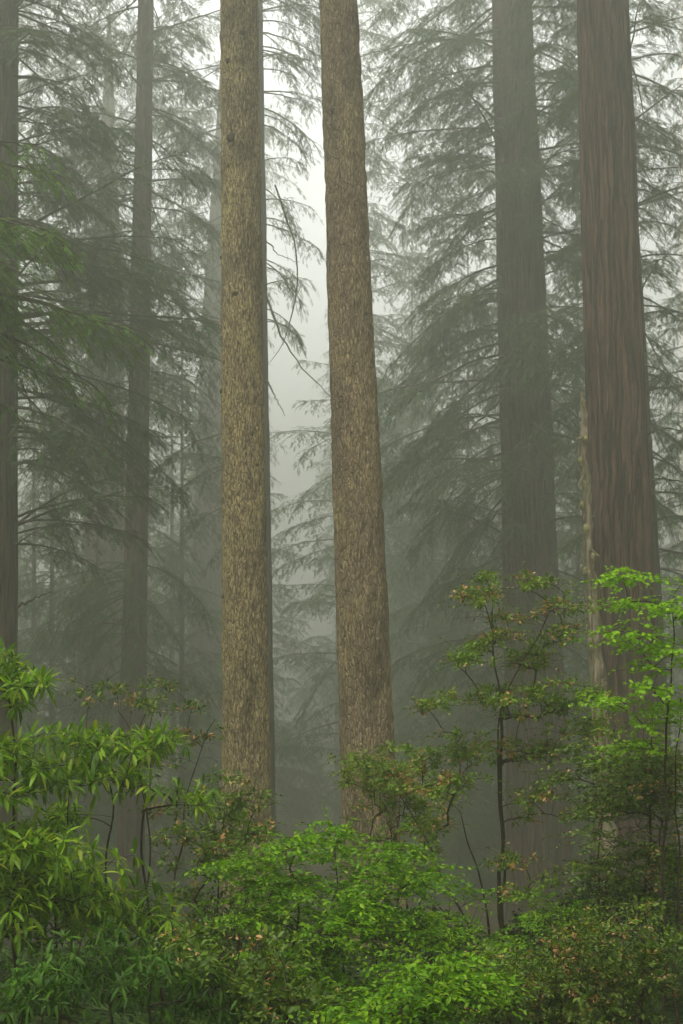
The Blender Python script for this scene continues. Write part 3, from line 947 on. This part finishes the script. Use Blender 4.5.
def shrub(name, label, cat, stems, blobs, kind, leaf, seed, group=None, bronze=0.0, scale=1.0, twig=0.0014, density=1.0, stem_r=0.011):
    """stems: polylines of (px, py, Y) from the ground up; blobs: (px, py, rx, ry, Y, depth, tips)"""
    rng = np.random.default_rng(seed)
    pos, par, own = [], [], []
    base = None
    for k, st in enumerate(stems):
        P = np.array([pt(*s) for s in st])
        g0 = P[0].copy()
        g0[2] = float(gz(P[0][0], P[0][1])) - 0.05
        if P[0][2] > g0[2] + 0.05:
            P = np.concatenate([g0[None], P])
        if base is None:
            base = g0
        seg = np.linalg.norm(np.diff(P, axis=0), axis=1)
        c = np.concatenate([[0], np.cumsum(seg)])
        n = max(4, int(c[-1] / 0.05))
        t = np.linspace(0, c[-1], n)
        Q = np.stack([np.interp(t, c, P[:, q]) for q in range(3)], -1)
        for it in range(3):
            Q[1:-1] = (Q[:-2] + 2 * Q[1:-1] + Q[2:]) / 4
        Q += 0.045 * (np.stack([vnoise(np.stack([t * 4 + seed, 0 * t + q * 5, 0 * t + k * 3], -1)) for q in range(3)], -1) - 0.5)
        for q in range(n):
            par.append(len(pos) - 1 if q else -1)
            pos.append(Q[q])
            own.append(k)
    n_stem = len(pos)
    stem_t = np.concatenate([np.linspace(0, 1, own.count(k)) for k in range(len(stems))])
    tips = []
    for (px, py, rx, ry, Y, dep, nt_) in blobs:
        nt_ = int(nt_ * density)
        # clumped: cluster centres first, then tips about them
        nc = max(3, nt_ // 9)
        u = unit(rng.normal(0, 1, (nc, 3))) * (rng.random((nc, 1)) ** (1 / 2.6))
        c = np.stack([pt(px + a * rx, py + b * ry, Y + d * dep) for a, b, d in u])
        k = rng.integers(0, nc, nt_)
        tips.append(c[k] + rng.normal(0, 1, (nt_, 3)) * np.array([rx * .2 * pxm(Y), dep * 0.2, ry * .13 * pxm(Y)]))
    tips = np.concatenate(tips)
    tips = tips[tips[:, 2] > gz(tips[:, 0], tips[:, 1]) + 0.08]
    tips = tips[np.argsort(np.linalg.norm(tips - base, axis=1))]
    cap = len(pos) + len(tips) * 12
    A = np.zeros((cap, 3))
    A[:len(pos)] = pos
    n = len(pos)
    ends, edirs = [], []
    for tp in tips:
        d = A[:n] - tp
        cost = np.linalg.norm(d, axis=1) + 0.9 * np.maximum(d[:, 2], 0)
        i0 = int(np.argmin(cost))
        a = A[i0]
        ln = np.linalg.norm(tp - a)
        m_ = int(np.clip(ln / 0.07, 2, 10))
        cpt = a + (tp - a) * 0.5 + np.array([0, 0, 0.14 * ln]) + rng.normal(0, 0.06 * ln, 3)
        prev = i0
        for s in np.linspace(1 / m_, 1, m_):
            q = a * (1 - s) ** 2 + cpt * 2 * s * (1 - s) + tp * s * s
            A[n] = q
            par.append(prev)
            own.append(own[i0])
            prev = n
            n += 1
        ends.append(tp)
        edirs.append(A[n - 1] - A[par[n - 1]])
    A = A[:n]
    par = np.array(par)
    own = np.array(own)
    cnt = np.zeros(n)
    haskid = np.zeros(n, bool)
    haskid[par[par >= 0]] = True
    cnt[~haskid] = 1
    for q in range(n - 1, -1, -1):
        if par[q] >= 0:
            cnt[par[q]] += cnt[q]
    R = twig * np.maximum(cnt, 1) ** 0.42 * scale
    R[:n_stem] = np.clip(R[:n_stem], stem_r * (1 - 0.75 * stem_t), stem_r * 1.6 * (1 - 0.6 * stem_t))
    for q in range(n):
        if par[q] >= 0:
            R[q] = min(R[q], R[par[q]])
    root = thing(name, label, cat, tuple(float(x) for x in base), group)
    ends = np.array(ends)
    edirs = unit(np.array(edirs))
    geo, bz = Geo(), Geo()
    tw = None
    if kind == "rhodo":
        d = edirs.copy()
        d[:, 2] = np.abs(d[:, 2]) * 0.7 + 0.35
        P, D, S = whorl(ends, unit(d), rng, (6, 10), (0.05 * scale, 0.115 * scale), (48, 96), 0.3)
        T = LEAF_LONG
        roll = 0.25
    elif kind == "huckle":
        P, D, S = whorl(ends, edirs, rng, (5, 9), (0.028 * scale, 0.05 * scale), (25, 95), 0.1)
        P2, D2, S2, sa, sb = spray(ends, edirs, rng, 0.16 * scale, 7, (0.024 * scale, 0.04 * scale), 0.5)
        P, D, S = np.concatenate([P, P2]), np.concatenate([D, D2]), np.concatenate([S, S2])
        tw = (sa, sb)
        T = LEAF_SMALL
        roll = 0.5
    else:
        nl = 11 if kind == "fine" else 8
        sz = (0.026, 0.044) if kind == "fine" else (0.034, 0.055)
        P, D, S, sa, sb = spray(ends, edirs, rng, 0.24 * scale, nl, (sz[0] * scale, sz[1] * scale), 0.15)
        off = rng.normal(0, 0.03, ends.shape)
        P2, D2, S2, sa2, sb2 = spray(ends + off, unit(np.stack([-edirs[:, 1], edirs[:, 0], edirs[:, 2]], -1) + 0.5 * edirs), rng, 0.2 * scale, nl, (sz[0] * scale, sz[1] * scale), 0.15)
        P, D, S = np.concatenate([P, P2]), np.concatenate([D, D2]), np.concatenate([S, S2])
        tw = (np.concatenate([sa, sa2]), np.concatenate([sb, sb2]))
        T = LEAF_SMALL if kind == "fine" else LEAF_ROUND
        roll = 0.6
    X, Yv, Z = frames(D, rng, roll)
    var = rng.integers(0, len(T), len(P))
    # bronze leaves come in clusters at certain tips
    isb = np.zeros(len(P), bool)
    if bronze:
        nz = vnoise(P * 7.0 + 50)
        isb = (nz > np.quantile(nz, 1 - 2.2 * bronze)) & (rng.random(len(P)) < 0.5)
    for v_ in range(len(T)):
        k = (var == v_) & ~isb
        if k.any():
            geo.add(*stamp(*T[v_], P[k], X[k], Yv[k], Z[k], S[k]))
        k = (var == v_) & isb
        if k.any():
            bz.add(*stamp(*T[v_], P[k], X[k], Yv[k], Z[k], S[k] * 0.9))
    for s in range(len(stems)):
        k = np.where((par >= 0) & (own == s))[0]
        if len(k):
            sg = Geo()
            sg.add(*tubes(A[par[k]], A[k], R[par[k]] * 0.98 if False else np.minimum(R[par[k]], R[k] * 1.25), R[k], 6))
            sg.build("stem", M["shrub_wood"], root)
    if tw is not None:
        geo.add(*tubes(tw[0], tw[1], np.full(len(tw[0]), 0.0012), np.full(len(tw[0]), 0.0008), 3), m=1)
    geo.build("foliage", [M[leaf], M["shrub_wood"]], root)
    if bz.n:
        bo = bz.build("bronze_foliage", M["bronze"], root)
        bo["label"] = "bronze orange young leaves and spent blossoms"
    return root


# rhododendrons at the left
shrub("rhododendron_bush", "rhododendron with long bright leaves filling the left edge", "shrub",
      [[(20, 1010, 8), (12, 900, 8), (18, 800, 8), (8, 700, 8)], [(60, 1010, 8), (50, 900, 8.1), (62, 820, 8.1)]],
      [(2, 685, 26, 40, 8, .4, 44), (30, 692, 26, 14, 7.9, .3, 16), (8, 775, 52, 42, 8, .6, 90), (20, 860, 66, 60, 8, .7, 150), (56, 880, 66, 50, 7.8, .6, 110)], "rhodo", "rhodo", 101, density=1.1)
shrub("rhododendron_bush", "rhododendron with a flat row of drooping leaf whorls on two dark twisting stems", "shrub",
      [[(112, 1000, 8.6), (108, 880, 8.6), (113, 800, 8.6), (104, 775, 8.6)], [(160, 1000, 8.7), (150, 890, 8.7), (143, 850, 8.7), (150, 790, 8.7), (146, 740, 8.7)]],
      [(90, 742, 76, 13, 8.5, .5, 60), (150, 742, 46, 12, 8.6, .45, 36), (55, 770, 60, 20, 8.5, .5, 46), (120, 775, 50, 16, 8.5, .5, 26), (178, 790, 36, 20, 8.7, .5, 16), (70, 830, 50, 30, 8.5, .5, 44), (120, 915, 90, 36, 8.5, .5, 70)], "rhodo", "rhodo", 102, density=1.05)
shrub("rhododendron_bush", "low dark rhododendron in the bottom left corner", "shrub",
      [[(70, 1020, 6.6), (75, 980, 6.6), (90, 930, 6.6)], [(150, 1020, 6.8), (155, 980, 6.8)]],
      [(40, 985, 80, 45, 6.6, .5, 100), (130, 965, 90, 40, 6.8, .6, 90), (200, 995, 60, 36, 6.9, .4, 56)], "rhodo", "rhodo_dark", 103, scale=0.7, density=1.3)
shrub("huckleberry_bush", "thin twiggy bush with bronze tips in front of the slim grey trunk", "shrub",
      [[(140, 960, 10.5), (150, 850, 10.5), (140, 760, 10.5), (120, 710, 10.5)], [(170, 960, 10.6), (185, 800, 10.6), (215, 720, 10.6)]],
      [(85, 690, 30, 25, 10.5, .5, 16), (120, 715, 45, 26, 10.5, .5, 26), (165, 700, 35, 25, 10.5, .5, 22), (205, 725, 34, 22, 10.6, .5, 26), (170, 780, 60, 40, 10.6, .5, 34)], "huckle", "huckle", 104, bronze=0.14)
shrub("huckleberry_bush", "olive huckleberry bush in front of the foot of the lichen flecked spruce", "shrub",
      [[(215, 960, 10), (218, 860, 10), (225, 800, 10)], [(240, 960, 10), (250, 860, 10)]],
      [(228, 805, 48, 36, 10, .5, 80), (250, 850, 40, 36, 10, .5, 60), (200, 850, 40, 50, 10, .5, 60), (220, 910, 60, 40, 9.8, .5, 70)], "huckle", "huckle", 105, bronze=0.06)
# bright bush in the bottom middle
shrub("deciduous_bush", "bright green fine leaved bush in the bottom middle with dark forking stems", "shrub",
      [[(285, 1020, 8.0), (288, 960, 8.0), (300, 905, 8.0), (288, 870, 8.0)], [(292, 1015, 8.1), (320, 930, 8.1), (345, 890, 8.1)], [(350, 1020, 8.2), (345, 950, 8.2), (338, 880, 8.2), (335, 850, 8.2)]],
      [(288, 842, 22, 18, 8.0, .4, 30), (330, 838, 16, 22, 8.0, .4, 30), (372, 852, 26, 20, 8.0, .4, 36), (405, 880, 30, 22, 7.9, .4, 40), (250, 868, 26, 16, 8.1, .4, 26),
       (300, 885, 40, 20, 7.9, .4, 56), (350, 893, 34, 18, 7.8, .4, 50), (265, 915, 44, 18, 7.9, .4, 46), (330, 935, 46, 20, 7.7, .4, 54), (395, 930, 40, 24, 7.8, .4, 60), (300, 970, 60, 22, 7.7, .4, 56), (360, 985, 60, 24, 7.6, .4, 70)], "fine", "bright", 106, stem_r=0.009)
shrub("deciduous_bush", "low bright green bush at the bottom centre right of the forking stems", "shrub",
      [[(420, 1020, 6.4), (425, 985, 6.4), (430, 960, 6.4)]],
      [(425, 985, 52, 28, 6.4, .4, 120), (380, 1005, 50, 24, 6.4, .4, 80)], "fine", "bright", 107)
shrub("huckleberry_bush", "dark low bush across the bottom left of centre", "shrub",
      [[(230, 1022, 6.8), (228, 990, 6.8), (240, 950, 6.8)]],
      [(235, 965, 60, 40, 6.8, .5, 90), (280, 1000, 60, 26, 6.7, .4, 70), (190, 930, 40, 30, 7.2, .4, 40)], "huckle", "huckle", 108, bronze=0.04)
# olive bush before the leaning spruce, and the sapling
shrub("azalea_bush", "olive bush with orange tips covering the foot of the leaning spruce", "shrub",
      [[(372, 960, 12), (372, 860, 12), (370, 790, 12)], [(400, 960, 12), (398, 840, 12), (400, 780, 12)]],
      [(366, 768, 30, 26, 12, .5, 74), (405, 772, 34, 28, 12, .5, 80), (385, 815, 50, 30, 12, .5, 60), (430, 790, 36, 26, 12, .5, 60)], "huckle", "olive", 109, bronze=0.14, density=1.2)
shrub("azalea_sapling", "tall slender sapling with olive leaves and orange tips before the foggy redwood", "sapling",
      [[(503, 1000, 10.8), (502, 900, 10.8), (500, 780, 10.8), (499, 690, 10.8), (494, 630, 10.8), (490, 590, 10.8)],
       [(484, 985, 10.7), (470, 930, 10.7), (440, 870, 10.7), (412, 810, 10.7), (398, 795, 10.7)],
       [(492, 985, 10.9), (484, 910, 10.9), (470, 850, 10.9), (462, 810, 10.9)],
       [(500, 720, 10.8), (515, 680, 10.8), (535, 640, 10.8), (548, 610, 10.8)]],
      [(485, 590, 24, 16, 10.8, .3, 16), (535, 585, 22, 14, 10.8, .3, 14), (476, 600, 20, 16, 10.8, .3, 16), (505, 625, 34, 16, 10.8, .35, 26), (548, 615, 36, 30, 10.8, .4, 34),
       (470, 660, 30, 18, 10.8, .35, 24), (535, 660, 32, 20, 10.8, .35, 30), (500, 690, 40, 16, 10.8, .4, 34), (565, 690, 40, 14, 10.8, .4, 28), (450, 700, 28, 16, 10.8, .35, 18),
       (530, 705, 50, 14, 10.8, .4, 32), (450, 750, 50, 18, 10.8, .4, 44), (520, 752, 60, 18, 10.8, .4, 44), (580, 730, 36, 16, 10.8, .4, 30), (455, 790, 60, 20, 10.8, .4, 40), (530, 800, 50, 28, 10.8, .4, 24), (525, 870, 50, 30, 10.8, .4, 24), (430, 850, 40, 36, 10.8, .4, 26)], "huckle", "olive", 110, bronze=0.14, density=1.7, stem_r=0.014)
shrub("huckleberry_bush", "thin leafy bush with gaps low between the sapling and the bright bush", "shrub",
      [[(455, 1000, 9.6), (452, 940, 9.6), (448, 900, 9.6)], [(540, 1000, 9.6), (548, 920, 9.6)]],
      [(455, 915, 50, 34, 9.6, .5, 56), (540, 915, 46, 34, 9.6, .5, 50), (500, 955, 60, 24, 9.4, .5, 60)], "fine", "bright", 111)
# right edge
shrub("maple_sapling", "vivid yellow green maple shoots in flat layers at the right edge", "sapling",
      [[(668, 1010, 8.6), (662, 880, 8.6), (664, 770, 8.6), (674, 690, 8.6), (669, 600, 8.6)], [(676, 1010, 8.7), (680, 800, 8.7), (678, 700, 8.7)]],
      [(643, 577, 26, 7, 8.6, .25, 15), (676, 582, 14, 6, 8.6, .2, 6), (630, 605, 34, 6, 8.6, .25, 15), (660, 615, 30, 8, 8.6, .3, 16), (640, 632, 26, 6, 8.6, .25, 12), (670, 650, 26, 8, 8.6, .3, 14),
       (632, 646, 14, 5, 8.6, .2, 6), (600, 632, 12, 4, 8.6, .2, 3), (650, 665, 24, 6, 8.6, .25, 8), (648, 690, 24, 6, 8.6, .25, 9), (604, 698, 24, 8, 8.6, .25, 14), (676, 705, 20, 9, 8.6, .3, 12), (655, 722, 30, 8, 8.6, .3, 14), (640, 742, 34, 9, 8.6, .3, 16)], "broad", "maple", 112, scale=0.8)
shrub("huckleberry_bush", "dense dark green bush below the vivid maple shoots", "shrub",
      [[(640, 1000, 9.4), (645, 880, 9.4), (650, 800, 9.4)], [(600, 1000, 9.6), (598, 880, 9.6), (610, 790, 9.6)]],
      [(625, 765, 52, 30, 9.4, .5, 110), (664, 770, 34, 34, 9.3, .5, 80), (645, 825, 60, 34, 9.4, .5, 90), (590, 790, 34, 34, 9.6, .4, 40), (655, 890, 50, 46, 9.3, .5, 100), (600, 880, 40, 40, 9.5, .4, 44)], "fine", "huckle", 113, bronze=0.05, scale=1.05)
shrub("huckleberry_bush", "bushy huckleberry with rusty orange flecks in the bottom right corner", "shrub",
      [[(560, 1022, 7.2), (562, 980, 7.2), (570, 930, 7.2)], [(640, 1022, 7.2), (645, 960, 7.2)]],
      [(530, 970, 60, 34, 7.2, .5, 100), (590, 950, 60, 34, 7.2, .5, 110), (655, 960, 50, 50, 7.1, .5, 120), (560, 1005, 90, 26, 7.0, .4, 120), (480, 1000, 50, 24, 7.1, .4, 70)], "huckle", "huckle", 114, bronze=0.09, scale=0.7, density=1.4)

# dark evergreen bushes closing the gaps behind the front row
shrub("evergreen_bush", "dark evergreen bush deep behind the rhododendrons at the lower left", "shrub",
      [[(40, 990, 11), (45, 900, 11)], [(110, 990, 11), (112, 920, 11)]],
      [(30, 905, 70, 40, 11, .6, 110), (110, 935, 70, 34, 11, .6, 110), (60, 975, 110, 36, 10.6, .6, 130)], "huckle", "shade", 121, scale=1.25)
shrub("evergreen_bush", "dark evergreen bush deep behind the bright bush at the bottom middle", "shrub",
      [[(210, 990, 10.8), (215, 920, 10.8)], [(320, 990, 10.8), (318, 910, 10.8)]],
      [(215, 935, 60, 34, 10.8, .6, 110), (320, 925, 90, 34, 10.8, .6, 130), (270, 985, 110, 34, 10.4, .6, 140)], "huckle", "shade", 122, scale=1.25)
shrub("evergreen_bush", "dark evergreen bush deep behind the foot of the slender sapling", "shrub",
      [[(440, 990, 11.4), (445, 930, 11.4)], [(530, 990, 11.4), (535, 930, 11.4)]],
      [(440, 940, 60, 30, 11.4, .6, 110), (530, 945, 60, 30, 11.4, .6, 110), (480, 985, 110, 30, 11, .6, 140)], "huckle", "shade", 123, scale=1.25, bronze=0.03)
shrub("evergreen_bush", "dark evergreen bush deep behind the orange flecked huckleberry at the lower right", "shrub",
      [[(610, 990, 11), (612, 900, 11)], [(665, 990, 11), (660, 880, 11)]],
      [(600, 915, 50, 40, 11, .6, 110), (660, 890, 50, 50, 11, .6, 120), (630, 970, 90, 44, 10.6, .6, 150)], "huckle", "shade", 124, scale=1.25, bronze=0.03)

# ------------------------------------------------------------------ undergrowth on the forest floor
rng = np.random.default_rng(31)
ug = Geo()
n = 2600
yy = 3.5 + 40 * rng.random(n) ** 1.3
xx = (rng.random(n) - 0.5) * (2.4 + yy * 0.62)
keep = yy > 4.2
xx, yy = xx[keep], yy[keep]
for x, y in zip(xx, yy):
    k = rng.integers(6, 11)
    b = np.array([x, y, float(gz(x, y))])
    ph = rng.uniform(0, 2 * PI, k)
    L_ = rng.uniform(0.3, 0.62, k)
    d = np.stack([np.cos(ph), np.sin(ph), rng.uniform(0.5, 1.3, k)], -1)
    d = unit(d)
    X, Yv, Z = frames(d, rng, 0.2)
    tv, tf = FR_FINE[int(rng.integers(4))]
    tv = tv.copy()
    tv[:, 1] *= 0.5
    tv[:, 2] -= 0.35 * tv[:, 0] ** 2
    ug.add(*stamp(tv, tf, np.repeat(b[None], k, 0), X, Yv, Z, L_))
u_ = ug.build("undergrowth", M["fern"], smooth=False)
u_["kind"] = "stuff"
u_["label"] = "dark ferny undergrowth covering the forest floor"

# ------------------------------------------------------------------ light
SUN_EL, SUN_AZ = math.radians(68), math.radians(222)     # azimuth from +Y towards +X
sun = bpy.data.lights.new("sun", "SUN")
sun.energy = 1.5
sun.angle = math.radians(28)
sun.color = (1.0, 0.96, 0.9)
so = bpy.data.objects.new("sun", sun)
COL.objects.link(so)
so.rotation_euler = (SUN_EL - PI / 2, 0, -SUN_AZ)
so.location = (0, 0, 70)
w = bpy.data.worlds.new("World")
SC.world = w
w.use_nodes = True
nt = w.node_tree
bg = nt.nodes["Background"]
sky = nt.nodes.new("ShaderNodeTexSky")
sky.sky_type = "NISHITA"
sky.sun_disc = False
sky.sun_elevation = SUN_EL
sky.sun_rotation = SUN_AZ
sky.dust_density = 8.0
sky.ozone_density = 1.0
hs = nt.nodes.new("ShaderNodeHueSaturation")
hs.inputs["Saturation"].default_value = 0.05
nt.links.new(sky.outputs[0], hs.inputs["Color"])
# overcast: a brighter break in the cloud ahead, above the far trees
wn, wl = nt.nodes, nt.links
gen = wn.new("ShaderNodeTexCoord").outputs["Generated"]
dot = wn.new("ShaderNodeVectorMath")
dot.operation = "DOT_PRODUCT"
az_, el_ = math.radians(-2), math.radians(22)
dot.inputs[1].default_value = (math.sin(az_) * math.cos(el_), math.cos(az_) * math.cos(el_), math.sin(el_))
wl.new(gen, dot.inputs[0])
cn = noise_node(wn, wl, gen, 3.0, 5, 0.6)
ad = wn.new("ShaderNodeMath")
ad.operation = "MULTIPLY_ADD"
ad.inputs[1].default_value = 0.12
wl.new(cn.outputs["Fac"], ad.inputs[0])
wl.new(dot.outputs["Value"], ad.inputs[2])
br = ramp(wn, [(0.90, (1, 1, 1)), (1.0, (4.8, 4.8, 4.7))])
mr = wn.new("ShaderNodeMapRange")
mr.inputs["From Min"].default_value = 0.92
mr.inputs["From Max"].default_value = 1.08
mr.interpolation_type = "SMOOTHSTEP"
wl.new(ad.outputs[0], mr.inputs["Value"])
br.color_ramp.elements[0].position = 0.0
wl.new(mr.outputs[0], br.inputs["Fac"])
skc = mix(wn, wl, 1.0, hs.outputs[0], br.outputs["Color"], "MULTIPLY")
wl.new(skc, bg.inputs["Color"])
bg.inputs["Strength"].default_value = 0.15

# ------------------------------------------------------------------ camera and render
cam = bpy.data.cameras.new("camera")
cam.sensor_fit = "VERTICAL"
cam.sensor_height = 36
cam.sensor_width = 24
cam.lens = FPX * 36 / 1024
cam.clip_start = 0.1
cam.clip_end = 1000
co = bpy.data.objects.new("camera", cam)
COL.objects.link(co)
co.location = CAM
co.rotation_euler = (PI / 2 + TILT, 0, 0)
SC.camera = co
vs = SC.view_settings
vs.view_transform = "Standard"
vs.look = "None"
vs.gamma = 1
vs.exposure = 0.52
vs.use_curve_mapping = False
SC.render.engine = "CYCLES"
cy = SC.cycles
cy.max_bounces = 8
cy.diffuse_bounces = 3
cy.glossy_bounces = 2
cy.transmission_bounces = 4
cy.volume_bounces = 3
cy.use_denoising = True
cy.caustics_reflective = False
cy.caustics_refractive = False
cy.sample_clamp_indirect = 6
